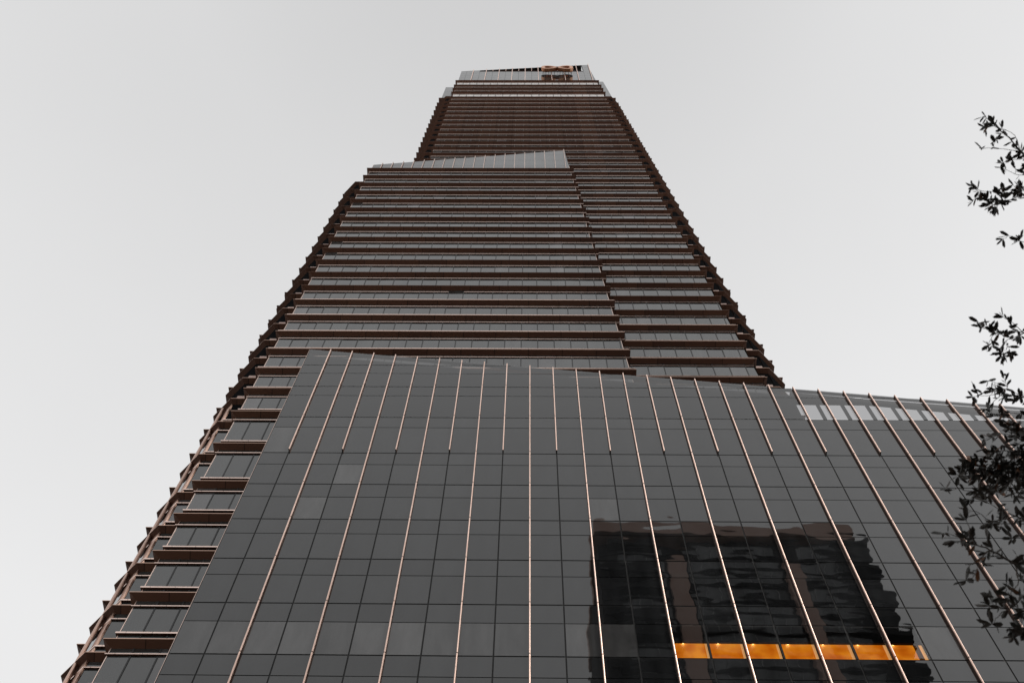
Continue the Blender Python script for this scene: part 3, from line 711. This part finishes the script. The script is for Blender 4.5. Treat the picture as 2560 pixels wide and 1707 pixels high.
m = MB(); m.tube([(7.4, 3.2, GZ-.1), (7.38, 3.25, .6), (7.3, 3.2, 2.6), (7.4, 3.3, 4.6), (7.6, 3.4, 6.6), (7.7, 3.3, 8.6)], [.36, .29, .25, .21, .15, .07], 14)
m.build('trunk', M['bark'], tree, smooth=True, origin=(7.4, 3.2, GZ))
leaves = MB()
def leaf(p, d, ln, wd, nrm):
    d = d.normalized(); s_ = d.cross(nrm).normalized(); up = s_.cross(d)
    mi = 1 if tr_.random() < .05 else 0
    a = p; c = p+d*ln; q = [p+d*ln*.3+s_*wd*.45, p+d*ln*.75+s_*wd*.5+up*wd*.12, c, p+d*ln*.75-s_*wd*.5+up*wd*.12, p+d*ln*.3-s_*wd*.45]
    mid = p+d*ln*.5-up*wd*.15
    i = len(leaves.v); leaves.v += [tuple(v) for v in [a]+q+[mid]]
    for t in ((0, 1, 6), (1, 2, 6), (2, 3, 6), (3, 4, 6), (4, 5, 6), (5, 0, 6)):
        leaves.f.append(tuple(i+k for k in t)); leaves.m.append(mi)
def rv(): 
    while True:
        v = Vector((tr_.uniform(-1, 1), tr_.uniform(-1, 1), tr_.uniform(-1, 1)))
        if .1 < v.length < 1: return v.normalized()
limbs = MB()
def leafy(p, d, dens, size=1.0):
    k = int(dens) + (1 if tr_.random() < dens % 1 else 0)
    for _ in range(k):
        dd = (d*.7+rv()*1.0); ln = tr_.uniform(.038, .074)*size
        leaf(p, dd, ln, ln*tr_.uniform(.29, .38), rv())
def twig(p, d, ln, dens, r=.0016):
    pts = [p]; q = p.copy(); dd = d.normalized()
    for k in range(4):
        dd = (dd+rv()*.28).normalized(); q = q+dd*ln/4; pts.append(q.copy())
    limbs.tube(pts, [r, r*.8, r*.65, r*.5, r*.35], 5)
    for k in range(1, 5):
        for _ in range(2): leafy(pts[k]-(pts[k]-pts[k-1])*tr_.random(), dd, dens*.62)
    leafy(pts[-1], dd, 2.4)
for pts, r, dens in BR:
    pts = [Vector(p) for p in pts]
    # smooth, slightly crooked branch through the points
    fine = []
    for k in range(len(pts)-1):
        p0 = pts[max(k-1, 0)]; p1 = pts[k]; p2 = pts[k+1]; p3 = pts[min(k+2, len(pts)-1)]
        for t in (0, .33, .66):
            v = .5*((2*p1)+(-p0+p2)*t+(2*p0-5*p1+4*p2-p3)*t*t+(-p0+3*p1-3*p2+p3)*t**3)
            fine.append(v+rv()*.006)
    fine.append(pts[-1])
    n = len(fine); rad = [max(.0014, r*(1-.86*k/(n-1))*.95) for k in range(n)]
    limbs.tube(fine, rad, 7)
    for k in range(1, n):
        seg = fine[k]-fine[k-1]; 
        cnt = seg.length/.05*dens*(.85 if dens > 2.3 else .8 if dens > 1.9 else .68)
        for _ in range(int(cnt)+(1 if tr_.random() < cnt % 1 else 0)):
            p = fine[k-1]+seg*tr_.random()
            if tr_.random() < .26*min(dens, 2): twig(p, seg.normalized()*.8+rv()*.9, tr_.uniform(.04, .10), 1.0)
            else: leafy(p, seg.normalized(), 1)
    leafy(fine[-1], (fine[-1]-fine[-2]).normalized(), 4)
# boughs from the trunk out to the branch roots, and the rest of the crown beyond the frame
heads = [Vector(BR[i][0][0]) for i in (0, 8, 17, 29)]
for h in heads:
    s_ = Vector((7.35, 3.25, h.z-2.2)); mid = (s_+h)/2+Vector((0, .2, .35))
    limbs.tube([s_, s_.lerp(mid, .5)+Vector((0, 0, .1)), mid, mid.lerp(h, .55), h], [.10, .08, .055, .032, .012], 9)
for _ in range(150):
    a = tr_.uniform(0, 2*math.pi); rr = 2.6*math.sqrt(tr_.random()); c = Vector((8.2+rr*math.cos(a), 3.3+rr*1.1*math.sin(a), tr_.uniform(4.2, 9.6)))
    if c.x < 6.2: c.x = 6.2+tr_.random()
    s_ = Vector((7.5, 3.3, c.z-1.2)); limbs.tube([s_, s_.lerp(c, .5)+rv()*.15, c], [.03, .018, .006], 5)
    for _ in range(14): twig(c+rv()*.12, rv(), tr_.uniform(.12, .34), 1.2, .003)
limbs.build('branches', M['bark'], tree, smooth=True, origin=(7.4, 3.2, 5))
leaves.build('crown', [M['leaf'], M['leaf_rust']], tree, origin=(7.4, 3.2, 5))
